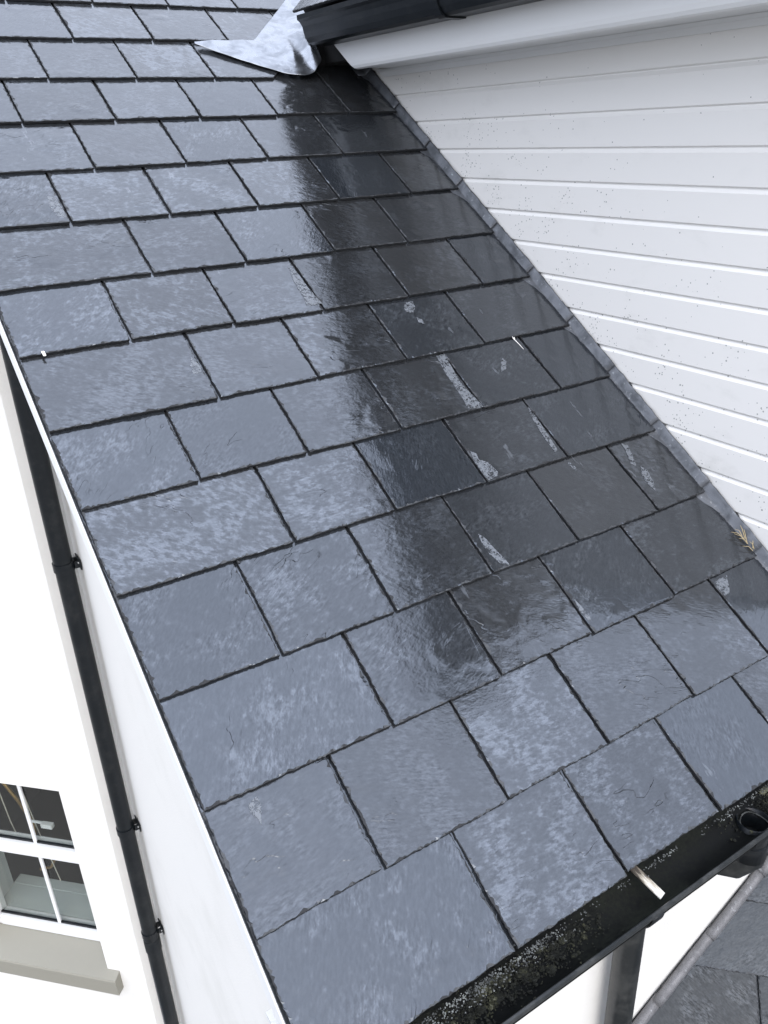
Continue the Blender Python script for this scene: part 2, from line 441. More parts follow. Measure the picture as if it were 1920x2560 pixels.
for z0, z1 in ((-2.394, -1.914), (-1.836, O_T - 0.052)):
    bar = wbox('glazing_bar', (0.528, 0.118, z0), (0.546, 0.128, z1), M_UPVC, win, 0.002)
    for x0, x1 in ((O_R + 0.052, 0.527), (0.547, O_L - 0.057)):
        wbox('pane', (x0, 0.130, z0), (x1, 0.134, z1), M_GLASS, win, 0)
    # rubber gasket along the foot of the glass
    wbox('gasket', (O_R + 0.052, 0.119, z0), (O_L - 0.057, 0.1295, z0 + 0.010), M_BLACK, win, 0)
hd = bmesh.new(); bm_box(hd, (0.475, 0.175, -1.80), (0.535, 0.20, -1.775), 0.003); bm_box(hd, (0.475, 0.19, -1.79), (0.60, 0.20, -1.778), 0.003)
bmobj('handle', hd, M_UPVC, win, WM)
# the room behind
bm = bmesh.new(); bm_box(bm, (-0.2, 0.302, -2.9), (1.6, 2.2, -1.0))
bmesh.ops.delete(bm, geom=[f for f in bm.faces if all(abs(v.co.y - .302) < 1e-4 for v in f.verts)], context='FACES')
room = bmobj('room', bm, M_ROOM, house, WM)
wbox('inner_sill', (O_R - 0.0, 0.3005, -2.428), (O_L, 0.36, -2.400), M_INSILL, room, 0.004)
wbox('inner_reveal', (O_L - 0.002, 0.166, O_B + 0.1), (O_L - 0.001, 0.299, O_T - 0.02), M_INSILL, house, 0)
wbox('inner_board', (O_R + 0.002, 0.168, -2.455), (O_L - 0.004, 0.299, -2.402), M_INSILL, house, 0)
# things hanging inside
def wp(s, y, z): return WM @ Vector((s, y, z))
arm = tube('lamp_arm', [wp(0.88, .30, -1.60), wp(0.80, .30, -1.66), wp(0.74, .30, -1.78), wp(0.69, .30, -1.92), wp(0.71, .30, -2.06), wp(0.78, .30, -2.15)], 0.010, M_BRASS, None, 10)
tag(arm, 'curved brass arm hanging behind the window glass', 'lamp arm')
arm2 = tube('lamp_arm', [wp(0.66, .31, -2.10), wp(0.63, .31, -2.17), wp(0.67, .31, -2.24), wp(0.74, .31, -2.27)], 0.008, M_BRASS, None, 10)
tag(arm2, 'small hooked brass arm low behind the window glass', 'lamp arm')
for s0, s1, nm in ((0.70, 0.60, 'right'), (0.83, 0.76, 'left')):
    cd = tube('blind_cord', [wp(s0, .27, O_T - 0.03), wp((s0 + s1) / 2, .27, -1.9), wp(s1, .27, -2.28 if nm == 'right' else -2.12)], 0.0028, M_CORD, None, 6)
    tag(cd, 'thin blind cord inside the window, the %s one of two' % nm, 'cord')

# stone-grey sill with ears
sill = prism('window_sill', [(-0.045, -2.62), (0.0, -2.62), (0.0, -2.50), (0.104, -2.462), (0.104, -2.47), (0.0, -2.505)][:2] + [(0.106, -2.53), (0.106, -2.462), (-0.045, -2.512), (-0.049, -2.522)],
             lambda y, z: (0.157, y, z), lambda y, z: (1.02, y, z), M_SILL, None, WM)
tag(sill, 'wide grey painted stone sill under the casement window', 'sill')

# roof deck, underlay, battens
roof = meshobj('roof', *(lambda a: ([roofpt(u, v, h) for h in (-0.026, -0.10) for u, v in a], [(0, 1, 2, 3), (7, 6, 5, 4), (0, 4, 5, 1), (1, 5, 6, 2), (2, 6, 7, 3), (3, 7, 4, 0)]))
               ([(0.012, 0.035), (UD + 0.02, 0.035), (UD + 0.02, 3.9), (0.012, 3.9)]), M_FELT, house)
prism('verge_soffit', [(0.10, 0), (3.6, 0)][:0] or [(0.06, 0.101), (3.85, 0.101), (3.85, 0.113), (0.06, 0.113)],
      lambda v, h: roofpt(0.012, v, -h), lambda v, h: roofpt(UW - 0.002, v, -h), M_BARGE, house)
# bargeboard under the verge
bd_M = frame(roofpt(0, 0, 0), Vector((1, 0, 0)), Vector((0, CP_, SP_)), Vector((0, -SP_, CP_)))
bm = bmesh.new(); bm_box(bm, (-0.006, -0.02, -0.070), (0.0115, 3.9, -0.0275), 0.002)
bmobj('bargeboard', bm, M_BARGE, house, bd_M)
bm = bmesh.new(); bm_box(bm, (-0.0035, 0.01, -0.0268), (0.10, 3.9, -0.0215), 0)
bmobj('undercloak', bm, MS_LOW, house, bd_M)
box('eave_fascia', (0.012, 0.034, -0.19), (4.2, 0.054, -0.022), M_UPVC, house, 0.002)
box('eave_soffit', (UW - 0.16, 0.055, -0.188), (4.2, YW - 0.002, -0.176), M_UPVC, house)

# ------------------------------------------------------------------ slates
T_ = 0.0080
HT = 2.35 * T_
def ragged(poly, step=0.005, amp=0.0011, seed=0, coarse=()):
    """resample a closed polygon (list of 2-D points) with broken-slate wobble; edges listed in coarse stay straight"""
    out = []
    n = len(poly)
    for i in range(n):
        a = Vector(poly[i]); b = Vector(poly[(i + 1) % n]); L = (b - a).length
        if i in coarse:
            out.append((a, Vector((0, 0)))); continue
        k = max(2, int(L / step)); t = (b - a) / L; nr = Vector((-t.y, t.x))
        for j in range(k):
            p = a.lerp(b, j / k)
            q = Vector((p.x * 90 + seed * 7.1, p.y * 90, seed * 3.3))
            q2 = Vector((p.x * 14 + seed * 1.7, p.y * 14, seed * 5.1))
            d = amp * (noise.noise(q) * 1.1 + noise.noise(q * 2.7) * 0.8) + 0.0016 * noise.noise(q2)
            d += rng.uniform(-.35, .35) * amp
            if j == 0: d *= 0.4
            out.append((p + nr * d, nr))
    return out

def slate_mesh(name, poly, seed, t=T_, bevel=(0.0010, 0.0075), step=0.005, coarse=(), mat=None):
    rg = ragged(poly, step, 0.0011, seed, coarse)
    n = len(rg); vs_ = []; fs = []
    for p, nr in rg:                                   # inner top ring
        q = Vector((p.x * 60 + seed * 2.1, p.y * 60, seed))
        b = bevel[0] + (bevel[1] - bevel[0]) * max(0.0, noise.noise(q) * 0.9 + noise.noise(q * 3.1) * 0.8 + 0.18)
        pi = p + nr * b
        vs_.append((pi.x, pi.y, t + 0.0002 * noise.noise(q * .5)))
    for p, nr in rg:                                   # outer shoulder
        q = Vector((p.x * 110 + seed, p.y * 110, seed * 2))
        vs_.append((p.x, p.y, t - (0.0007 + 0.0016 * abs(noise.noise(q)) + 0.0004 * rng.random())))
    for p, nr in rg:                                   # foot
        pi = p + nr * (0.0004 + 0.0012 * rng.random())
        vs_.append((pi.x, pi.y, 0.0))
    fs.append(tuple(range(n)))
    for i in range(n):
        j = (i + 1) % n
        fs.append((n + i, n + j, j, i)); fs.append((2*n + i, 2*n + j, n + j, n + i))
    fs.append(tuple(range(3*n - 1, 2*n - 1, -1)))
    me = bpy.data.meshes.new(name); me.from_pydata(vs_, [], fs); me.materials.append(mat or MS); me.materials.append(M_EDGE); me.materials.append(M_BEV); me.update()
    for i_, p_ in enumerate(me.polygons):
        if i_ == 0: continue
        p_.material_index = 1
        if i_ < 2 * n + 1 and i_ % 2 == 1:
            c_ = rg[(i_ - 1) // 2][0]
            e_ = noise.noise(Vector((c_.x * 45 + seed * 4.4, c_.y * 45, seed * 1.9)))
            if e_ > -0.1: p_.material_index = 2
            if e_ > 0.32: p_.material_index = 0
    return me

def put_slate(poly, M, parent, seed, name='slate', **kw):
    me = slate_mesh(name, poly, seed, **kw)
    o = bpy.data.objects.new(name, me); COL.objects.link(o)
    reg(o, M, parent)
    return o

# joints measured along each course (distance from the verge, metres), eave course first
ROWV = [-0.002, .984, 1.983, 2.970, 4.012, 4.983, 5.953, 6.971, 7.960, 8.980, 9.981, 11.0, 11.98, 13.0, 14.04]
JO = [[.362, .617, .869], [.225, .485, .735, .984], [.356, .608, .856, 1.111], [.228, .477, .723, .972, 1.237], [.357, .598, .847, 1.100],
      [.235, .483, .727, .968, 1.227], [.359, .606, .856, 1.104], [.236, .485, .725, .983, 1.236], [.358, .602, .860, 1.099],
      [.232, .480, .728, .981, 1.231], [.354, .602, .850, 1.102], [.234, .479, .728, .976, 1.231], [.358, .609, .855, 1.105],
      [.236, .490, .735, .986, 1.23], [.357, .615, .863, 1.109], [.235, .484, .731, .98, 1.23], [.357, .606, .855, 1.105], [.235, .484, .731, .98, 1.23], [.357, .606, .855, 1.105, 1.355]]
UR = 1.4125
def valley_u(v): return 1.08 + (v - 13.0 * G) * (0.253 / (1.38 * G))
sid = 0
for k in range(19):
    v0 = (ROWV[k] if k < 15 else k) * G
    js = [0.0] + list(JO[k]) + ([1.111, UR] if k == 0 else [1.235, UR] if k == 1 else [UR])
    if k >= 13: js = js[:-1] + [1.355, 1.6, 1.85, 2.1, 2.35]
    L = 0.445 if k < 18 else 0.25
    tail_h = -T_ + 0.0
    for a, b in zip(js, js[1:]):
        sid += 1
        jl = 0.0030 + 0.0010 * rng.random() if a > 0 else 0.0
        jr = 0.0030 + 0.0010 * rng.random() if b != js[-1] else 0.0
        sk = rng.uniform(-0.0022, 0.0022); dv = rng.uniform(-0.002, 0.002)
        w = b - a
        # polygon in local coordinates, counter-clockwise: tail-left, tail-right, head-right, head-left
        TL = Vector((jl, dv)); TR = Vector((w - jr, dv + sk)); HR = Vector((w - jr + sk, L)); HL = Vector((jl + sk, L))
        poly = [TL, TR, HR, HL]
        if k >= 12:
            # trim along the valley (line u = valley_u(v)), keep the left side
            off = 0.0 if k >= 13 else 0.16
            def side(p): return (a + p.x) - (valley_u(v0 + p.y) + off)
            res = []
            for i in range(4):
                p, q = poly[i], poly[(i + 1) % 4]; sp1, sq1 = side(p), side(q)
                if sp1 <= 0: res.append(p)
                if (sp1 < 0) != (sq1 < 0): res.append(p.lerp(q, sp1 / (sp1 - sq1)))
            poly = res
            if len(poly) < 3 or max(p.y for p in poly) < 0.02: continue
        coarse = ()
        if len(poly) == 4 and k < 12: coarse = (2,)
        tilt = -(HT) / 0.445
        M = frame(roofpt(a, v0, tail_h + rng.uniform(-0.0004, 0.0006)), Vector((1, 0, 0)), Vector((0, CP_, SP_)), Vector((0, -SP_, CP_)))
        M = M @ Matrix.Rotation(tilt, 4, 'X') @ Matrix.Rotation(rng.uniform(-0.0035, 0.0035), 4, 'Y')
        put_slate(poly, M, roof, sid, coarse=coarse, step=0.0045 if k < 8 else 0.007)
# short under-eave course
for a, b in ((0.0, .235), (.235, .485), (.485, .735), (.735, .985), (.985, 1.235), (1.235, UR)):
    sid += 1
    M = frame(roofpt(a, 0.004, -0.0205), Vector((1, 0, 0)), Vector((0, CP_, SP_)), Vector((0, -SP_, CP_)))
    put_slate([Vector((.002, 0)), Vector((b - a - .002, 0)), Vector((b - a - .002, .2)), Vector((.002, .2))], M, roof, sid, coarse=(2,))

# pale lime runs left by drips, thin crusts lying on the slates
STAINS = [[(0.946, 1.2), (0.97, 1.201), (0.964, 1.151), (0.956, 1.104), (0.962, 1.063), (0.968, 1.022), (0.968, 1.016), (0.925, 1.022), (0.931, 1.048), (0.935, 1.106), (0.936, 1.141), (0.943, 1.181)], [(0.859, 0.904), (0.869, 0.894), (0.865, 0.877), (0.882, 0.862), (0.889, 0.831), (0.882, 0.82), (0.853, 0.818), (0.85, 0.829), (0.851, 0.871)], [(0.959, 1.396), (0.987, 1.399), (0.981, 1.373), (0.966, 1.359), (0.943, 1.363)], [(0.964, 1.337), (0.976, 1.326), (0.971, 1.311), (0.959, 1.321)], [(1.126, 1.15), (1.129, 1.136), (1.114, 1.114), (1.093, 1.107), (1.106, 1.129)], [(1.287, 0.728), (1.296, 0.714), (1.286, 0.679), (1.272, 0.654), (1.266, 0.675), (1.267, 0.7)], [(1.285, 0.809), (1.3, 0.797), (1.285, 0.755), (1.276, 0.735), (1.265, 0.746), (1.283, 0.787)], [(0.866, 0.487), (0.87, 0.467), (0.873, 0.437), (0.869, 0.427), (0.863, 0.432), (0.86, 0.454)], [(0.748, 0.7), (0.757, 0.685), (0.761, 0.652), (0.768, 0.625), (0.77, 0.609), (0.751, 0.619), (0.742, 0.653), (0.742, 0.677)], [(0.706, 1.582), (0.717, 1.562), (0.72, 1.499), (0.725, 1.455), (0.728, 1.435), (0.686, 1.435), (0.692, 1.47), (0.695, 1.53)], [(0.345, 1.338), (0.355, 1.306), (0.348, 1.286), (0.33, 1.287), (0.334, 1.312)], [(0.085, 0.393), (0.087, 0.379), (0.074, 0.349), (0.072, 0.364), (0.065, 0.375), (0.068, 0.385)], [(1.249, 0.394), (1.292, 0.395), (1.263, 0.358), (1.243, 0.355), (1.241, 0.38)], [(0.207, 1.929), (0.223, 1.918), (0.227, 1.873), (0.226, 1.84), (0.206, 1.842), (0.2, 1.885)], [(1.099, 0.807), (1.107, 0.779), (1.1, 0.774), (1.092, 0.794)], [(1.098, 0.984), (1.098, 0.956), (1.09, 0.877), (1.085, 0.841), (1.074, 0.837), (1.075, 0.878), (1.084, 0.952)]]
def mat_lime():
    M = NT('lime_crust'); oc = M.coord('Object')
    f = M.math('ADD', M.math('MULTIPLY', M.noise(oc, 95, 4, 0.7), 0.75), M.math('MULTIPLY', M.noise(oc, 420, 3, 0.7), 0.30))
    M.set(Base_Color=M.mix(f, (0.07, 0.078, 0.09), (0.21, 0.228, 0.25)), Roughness=0.5, Alpha=M.math('MULTIPLY', M.step(f, 0.40, 0.56), 0.8), Normal=M.bump(f, 1, 0.0008))
    return M.m
M_LIME = mat_lime()
for i_, pts in enumerate(STAINS):
    vm_ = sum(p[1] for p in pts) / len(pts)
    k_ = max(k for k in range(15) if ROWV[k] * G <= vm_ + .004); vt = ROWV[k_] * G
    cen = Vector((sum(p[0] for p in pts) / len(pts), vm_))
    ring_ = []
    for (a_, b_) in zip(pts, pts[1:] + pts[:1]):
        A2, B2 = Vector(a_), Vector(b_); nn_ = max(2, int((B2 - A2).length / .0022))
        for j in range(nn_):
            p = A2.lerp(B2, j / nn_); d_ = (p - cen); d_ = d_ / max(d_.length, 1e-4)
            p = p + d_ * (.0022 * noise.noise(Vector((p.x * 220, p.y * 220, i_))) + .0012 * noise.noise(Vector((p.x * 600, p.y * 600, i_))))
            ring_.append(p)
    hh_ = lambda p, o_: roofpt(p.x, p.y, -(p.y - vt) * HT / .445 + o_)
    n_ = len(ring_)
    meshobj('lime_stain', [hh_(p, .0011) for p in ring_] + [hh_(p + (p - cen) * .03, .0001) for p in ring_],
            [tuple(range(n_))] + [(n_ + j, n_ + (j + 1) % n_, (j + 1) % n_, j) for j in range(n_)], M_LIME, roof)

# ------------------------------------------------------------------ eave gutter
gut = empty('rain_gutter', (0.7, -0.02, -0.1), 'black half-round gutter along the eave, mossy inside', 'gutter')
GY, GZ, GRAD = -0.0170, -0.036, 0.047
U0, U1 = -0.03, 1.75
OU, OV = 0.968, 0.028                     # outlet centre and half width
seg = 22
bm = bmesh.new()
us = [U0 + (OU - 0.06 - U0) * i / 8 for i in range(9)] + [OU - 0.06 + 0.12 * i / 20 for i in range(1, 21)] + [OU + 0.06 + (U1 - OU - 0.06) * i / 8 for i in range(1, 9)]
grid = []
for uu in us:
    row = []
    for k in range(seg + 1):
        a = math.pi + math.pi * k / seg
        row.append(bm.verts.new((uu, GY + GRAD * math.cos(a), GZ + GRAD * math.sin(a))))
    grid.append(row)
for i in range(len(us) - 1):
    for k in range(seg):
        cu = (us[i] + us[i + 1]) / 2; ca = math.pi + math.pi * (k + .5) / seg
        yy = GRAD * (ca - 1.5 * math.pi)
        if (cu - OU) ** 2 + yy ** 2 < OV ** 2: continue
        bm.faces.new((grid[i][k], grid[i][k + 1], grid[i + 1][k + 1], grid[i + 1][k]))
ch = bmobj('channel', bm, M_GUT_IN, gut, smooth=True)
md = ch.modifiers.new('thickness', 'SOLIDIFY'); md.thickness = 0.0025; md.offset = 1
# rolled front lip
prof = [(-0.0035, -0.004), (0.003, -0.004), (0.0035, 0.002), (0.001, 0.005), (-0.003, 0.0045), (-0.005, 0.001)]
prism('front_lip', [(GY - GRAD + y, GZ + z) for y, z in prof], lambda y, z: (U0, y, z), lambda y, z: (U1, y, z), M_GREY, gut)
# stop end
bm = bmesh.new(); n_ = 16
c = [bm.verts.new((U0 - .002, GY + (GRAD + .002) * math.cos(math.pi + math.pi * k / n_), GZ + (GRAD + .002) * math.sin(math.pi + math.pi * k / n_))) for k in range(n_ + 1)]
bm.faces.new(c); se = bmobj('stop_end', bm, M_BLACK, gut); mm = se.modifiers.new('t', 'SOLIDIFY'); mm.thickness = 0.004
# outlet: collar ring, saddle and spigot
ring = []
bm = bmesh.new()
ringpts = []
for k in range(33):
    a = 2 * math.pi * k / 32
    du, yy = OV * 1.02 * math.cos(a), OV * 1.02 * math.sin(a); th = 1.5 * math.pi + yy / GRAD
    ringpts.append(Vector((OU + du, GY + (GRAD - .002) * math.cos(th), GZ + (GRAD - .002) * math.sin(th))))
tube_bm(bm, ringpts, [0.0012 + 0.0012 * abs(noise.noise(Vector((k * .5, 3, 1)))) for k in range(33)], 8, False); bmobj('outlet_ring', bm, M_LICH, gut, smooth=True)
sg = tube('spigot', [(OU, GY + .004, GZ - GRAD + .012), (OU, GY + .004, GZ - GRAD - .035), (OU, GY + .004, GZ - GRAD - .036), (OU, GY + .004, GZ - GRAD - .075)], [0.0330, 0.0330, 0.0365, 0.0365], M_BLACK, gut, 28, False)
mm = sg.modifiers.new('t', 'SOLIDIFY'); mm.thickness = 0.003
# wide saddle collar clipped round the channel at the outlet
bm = bmesh.new(); rows = []
for uu in (OU - .075, OU - .0745, OU + .0745, OU + .075):
    rr = GRAD + (.0045 if abs(uu - OU) < .0749 else .003)
    rows.append([bm.verts.new((uu, GY + rr * math.cos(math.pi + math.pi * k / seg), GZ + rr * math.sin(math.pi + math.pi * k / seg))) for k in range(seg + 1)])
for a_, b_ in zip(rows, rows[1:]):
    for k in range(seg):
        if abs(1.5 * math.pi - (math.pi + math.pi * (k + .5) / seg)) < .75: continue
        bm.faces.new((a_[k], a_[k+1], b_[k+1], b_[k]))
bmobj('saddle', bm, M_BLACK, gut, smooth=True)
scw = tube('screw', [(OU - 0.015, GY - GRAD + .006, GZ - 0.022), (OU - 0.015, GY - GRAD + .009, GZ - 0.0215)], 0.004, M_METAL, gut, 10)
# brackets
for ub in (0.10, 0.62, 1.30):
    bm = bmesh.new(); rows = []
    for uu in (ub - .014, ub + .014):
        rows.append([bm.verts.new((uu, GY + (GRAD + .003) * math.cos(math.pi + math.pi * k / seg), GZ + (GRAD + .003) * math.sin(math.pi + math.pi * k / seg))) for k in range(seg + 1)])
    for k in range(seg): bm.faces.new((rows[0][k], rows[0][k+1], rows[1][k+1], rows[1][k]))
    o = bmobj('bracket', bm, M_BLACK, gut, smooth=True); mm = o.modifiers.new('t', 'SOLIDIFY'); mm.thickness = 0.003; mm.offset = 1

def blobs(name, items, mat, seed, parent=None, squash=0.6):
    """joined low lumps of moss: (centre, radius)"""
    R_ = random.Random(seed); vs_, fs = [], []
    base = bmesh.new(); bmesh.ops.create_icosphere(base, subdivisions=1, radius=1.0)
    bv = [v.co.copy() for v in base.verts]; bf = [[v.index for v in f.verts] for f in base.faces]; base.free()
    for c_, r_ in items:
        o_ = len(vs_); rot = Matrix.Rotation(R_.random() * 6.28, 3, 'Z') @ Matrix.Rotation(R_.random() * 6.28, 3, 'X')
        for v in bv:
            q = rot @ v; s_ = r_ * (0.65 + 0.7 * R_.random())
            vs_.append((c_[0] + q.x * s_, c_[1] + q.y * s_, c_[2] + q.z * s_ * squash))
        fs += [tuple(i + o_ for i in f) for f in bf]
    return meshobj(name, vs_, fs, mat, parent)

R2 = random.Random(11)
items = []
clumps = [(0.14, 1.0, .05), (0.22, .9, .06), (0.31, 1.0, .05), (0.38, .8, .035), (0.45, .55, .03), (0.52, .35, .03), (1.00, .9, .05), (1.07, 1.1, .06), (1.16, .9, .06), (1.25, .7, .06), (0.06, .7, .05)]
for cu, dens, sd in clumps:
    for _ in range(int(420 * dens)):
        uu = cu + R2.gauss(0, sd)
        if abs(uu - OU) < .030: continue
        th = 1.5 * math.pi + R2.gauss(0.42, .36)
        th = min(max(th, 1.06 * math.pi), 1.93 * math.pi)
        d_ = abs(R2.gauss(0, .007))
        rr = GRAD - .001 - d_
        items.append(((uu, GY + rr * math.cos(th), GZ + rr * math.sin(th)), R2.uniform(.0005, .0020) if R2.random() < .95 else R2.uniform(.002, .0042)))
moss = blobs('moss', items, M_MOSS, 3, squash=.8)
# soft cushions under the sprinkled tufts, joined into the same growth
bmm = bmesh.new(); bmm.from_mesh(moss.data)
for i_ in range(70):
    cu, dens, sd = clumps[i_ % len(clumps)]
    uu = cu + R2.gauss(0, sd * .8)
    if abs(uu - OU) < .04: continue
    th = min(max(1.5 * math.pi + R2.gauss(.40, .32), 1.1 * math.pi), 1.9 * math.pi)
    c_ = Vector((uu, GY + (GRAD - .002) * math.cos(th), GZ + (GRAD - .002) * math.sin(th)))
    rr = R2.uniform(.005, .012) * dens ** .5; sx = R2.uniform(.9, 1.8)
    g_ = bmesh.ops.create_icosphere(bmm, subdivisions=3, radius=1.0)
    for v in g_['verts']:
        p_ = v.co.copy(); q_ = p_ * 2.3 + Vector((i_ * 3.1, 0, 0))
        k_ = rr * (1 + .35 * noise.noise(q_) + .30 * noise.noise(q_ * 3.1) + .22 * noise.noise(q_ * 7.3))
        v.co = c_ + Vector((p_.x * sx, p_.y * .85, p_.z * .55)) * k_
bmm.to_mesh(moss.data); bmm.free()
tag(moss, 'dark olive moss growing in clumps inside the eave gutter', 'moss', kind='stuff')
items = []
for _ in range(4200):
    uu = R2.uniform(0.02, 1.38)
    d_ = noise.noise(Vector((uu * 9, 1.3, 0))) * .5 + noise.noise(Vector((uu * 31, 4.3, 0))) * .4 + (.40 if uu < .42 else -.10)
    if R2.random() > d_ + .3: continue
    t_ = abs(R2.gauss(0, 1))
    items.append(((uu, -0.001 - .0035 * t_ - (.006 * t_ if uu < .5 else 0), -0.013 - .004 * t_ + R2.uniform(-.003, .003)), R2.uniform(.0006, .0017)))
lich = blobs('lichen', items, M_LICH, 5, squash=.7)
tag(lich, 'pale grey lichen crust along the lower edge of the bottom slates', 'lichen', kind='stuff')

# slip of white wood in the gutter
a0 = Vector((0.656, 0.024, -0.030)); b0 = Vector((0.666, -0.040, -0.050))
ey = (a0 - b0).normalized(); ex = Vector((1, 0.15, 0)); ex = (ex - ey * ex.dot(ey)).normalized(); ez = ex.cross(ey)
bm = bmesh.new(); bm_box(bm, (-0.0080, -0.034, -0.0015), (0.0080, 0.040, 0.0015), 0.0006)
for v in bm.verts: v.co.y += 0.002 * noise.noise(Vector((v.co.x * 300, v.co.y * 20, 1)))
strip = bmobj('wood_strip', bm, mat_strip(), None, frame((a0 + b0) / 2, ex, ey, ez))
tag(strip, 'stained white slip of wood lying across the black eave gutter', 'wood strip')

# ------------------------------------------------------------------ downpipes
def clip(parent, x, y, z, dirv, depth, rad):
    """strap round the pipe with two lugs reaching back to the wall along dirv"""
    bm = bmesh.new()
    tube_bm(bm, [(x, y, z - .016), (x, y, z + .016)], rad + .004, 24)
    c = bmobj('clip', bm, M_BLACK, parent, smooth=True); c.data.set_sharp_from_angle(angle=math.radians(50))
    d_ = Vector(dirv).normalized(); s_ = Vector((-d_.y, d_.x, 0))
    for sgn in (-1, 1):
        Mx = frame(Vector((x, y, z)) + d_ * (rad) + s_ * sgn * (rad * .55), d_, s_, EZ)
        bm = bmesh.new(); bm_box(bm, (0, -.005, -.014), (depth, .005, .012), .002); bm_box(bm, (depth - .006, -.016, -.02), (depth - .001, .016, .02), .001)
        bmobj('lug', bm, M_BLACK, c, Mx)
        tube('screw', [Vector((x, y, z)) + d_ * (rad + depth - .012) + s_ * sgn * (rad * .55 + .013) + Vector((0, 0, .010)), Vector((x, y, z)) + d_ * (rad + depth - .008) + s_ * sgn * (rad * .55 + .013) + Vector((0, 0, .010))], .004, M_METAL, c, 8)
    return c

PX, PY = 0.122, 2.165
dp = empty('downpipe', (PX, PY, -3.4), 'long black downpipe running down the inner corner left of the roof', 'downpipe')
tube('pipe', [(PX, PY, -3.4), (PX, PY, -2.15), (PX, PY, 1.0)], 0.034, M_BLACK, dp, 28)
tube('collar', [(PX, PY, -2.24), (PX, PY, -2.17), (PX, PY, -2.165)], [0.0375, 0.0375, 0.035], M_BLACK, dp, 28)
for zc in (-0.19, -1.48, -2.13): clip(dp, PX, PY, zc, (1, 0, 0), UW - PX - .036, .034)

QX, QY = 0.926, YW - 0.05
dp2 = empty('downpipe', (QX, QY, -5.8), 'black downpipe below the eave gutter against the bright front wall', 'downpipe')
tube('pipe', [(QX, QY, -5.8), (QX, QY, -0.36)], 0.034, M_GREY, dp2, 28)
tube('swan_neck', [(OU, GY + .004, GZ - GRAD - .04), (OU, GY + .004, GZ - GRAD - .08), (OU - .004, GY + .02, GZ - GRAD - .11), (QX + .006, QY - .02, -.29), (QX, QY, -.33), (QX, QY, -.40)], [0.036, .036, .036, .036, .036, .0365], M_GREY, dp2, 24)

# ------------------------------------------------------------------ dormer on the right
dor = empty('dormer', (UD + 1.2, 1.1, 0.2), 'white weatherboarded dormer with deep eaves on the right of the roof', 'dormer')
YF = 0.225            # front face of the dormer
def ycut(z, off): return (z - off) / TP
# core wall behind the boards
core = prism('wall_core', [(YF + .02, 0.0), (YF + .02, 1.40), (ycut(1.40, -.08), 1.40), (ycut(0.0, -.3) if False else YF + .03, 0.0)],
             lambda y, z: (UD + 0.016, y, z), lambda y, z: (UD + 2.38, y, z), M_UPVC, dor)
PITCH = 0.0836 * 0.988; ZB0 = 1.184 + (1.2945 - 1.184) * 0.988
LEADH = 0.013
for i in range(-1, 15):
    zb = ZB0 - PITCH * i
    if zb + PITCH < YF * TP: continue
    zt = zb + PITCH
    prof = [(UD, zb + .0008), (UD, zb + .0690), (UD + .0010, zb + .0706), (UD + .0052, zb + .0772), (UD + .0060, zb + .0830), (UD + .0105, zb + .0830), (UD + .0105, zb + .0008), (UD + .008, zb - .004), (UD + .0015, zb - .0005)]
    def e0(x, z): return (x, max(ycut(z, LEADH), YF), z)
    def e1(x, z): return (x, YF, z)
    # boards are drawn from the front corner to the raking cut above the lead
    pr = [(x, min(z, 1.39)) for x, z in prof]
    o = prism('cladding_board', pr, e1, e0, M_CLAD, dor)
# corner trim, front wall boards
box('corner_trim', (UD - .006, YF - .03, 0.10), (UD + .03, YF - .0005, 1.37), M_UPVC, dor, .003)
for i in range(0, 26):
    zb = ZB0 - PITCH * (i - 1)
    if zb < -0.75 : break
    box('front_board', (UD + .031, YF - .022, max(zb, .12) + .001), (UD + 2.36, YF + .018, zb + PITCH - .004), M_CLAD, dor) if zb > .11 else None
UF = 1.27
fas_p = [(UF, 1.53), (UF, 1.388), (UF + .0015, 1.378), (UF + .006, 1.3705), (UF + .014, 1.3675), (UF + .02, 1.3675), (UF + .02, 1.53)]
prism('fascia', fas_p, lambda x, z: (x, -0.02, z), lambda x, z: (x, ycut(z, .105), z), M_UPVC, dor)
prism('soffit', [(UF + .0205, 1.372), (UD + .02, 1.372), (UD + .02, 1.382), (UF + .0205, 1.382)], lambda x, z: (x, 0.0, z), lambda x, z: (x, ycut(z, .110), z), M_UPVC, dor)
prism('soffit_trim', [(UD - .020, 1.3715), (UD - .0005, 1.3715), (UD - .0005, 1.350), (UD - .006, 1.350), (UD - .008, 1.364)], lambda x, z: (x, YF, z), lambda x, z: (x, ycut(z, .04), z), M_UPVC, dor)
# added black sheet that darkens the eaves void and stops light from behind
meshobj('eaves_shade_sheet', [(UF - .03, 2.10, 1.33), (UD + .3, 2.10, 1.33), (UD + .3, 2.10, 1.60), (UF - .03, 2.10, 1.60)], [(0, 1, 2, 3)], M_FELT, dor)
box('tilting_board', (UF + .0205, -0.02, 1.40), (UF + .06, 2.20, 1.53), M_FELT, dor)
meshobj('void_shade_sheet', [(UD + .0145, 1.68, 1.10), (UD + .0145, 2.3, 1.10), (UD + .0145, 2.3, 1.50), (UD + .0145, 1.68, 1.372)], [(0, 1, 2, 3)], M_FELT, dor)  # added black sheet, shade of the eaves void as colour on the wall
# dormer roof: deck and slates, sloping up to the right
DE = Vector((1.17, 0, 1.548))                            # eave line of its slate tops
def dr(s_, y, h=0.0): return Vector((DE.x + s_ * CP_ - h * SP_, y, DE.z + s_ * SP_ + h * CP_))
LEN = 1.76
droof = meshobj('roof', [dr(s_, y, h) for h in (-.028, -.07) for s_, y in ((.06, -.06), (LEN, -.06), (LEN, 2.13 + LEN * CP_), (.06, 2.13))],
                [(0, 1, 2, 3), (7, 6, 5, 4), (0, 4, 5, 1), (1, 5, 6, 2), (2, 6, 7, 3), (3, 7, 4, 0)], M_FELT, dor)
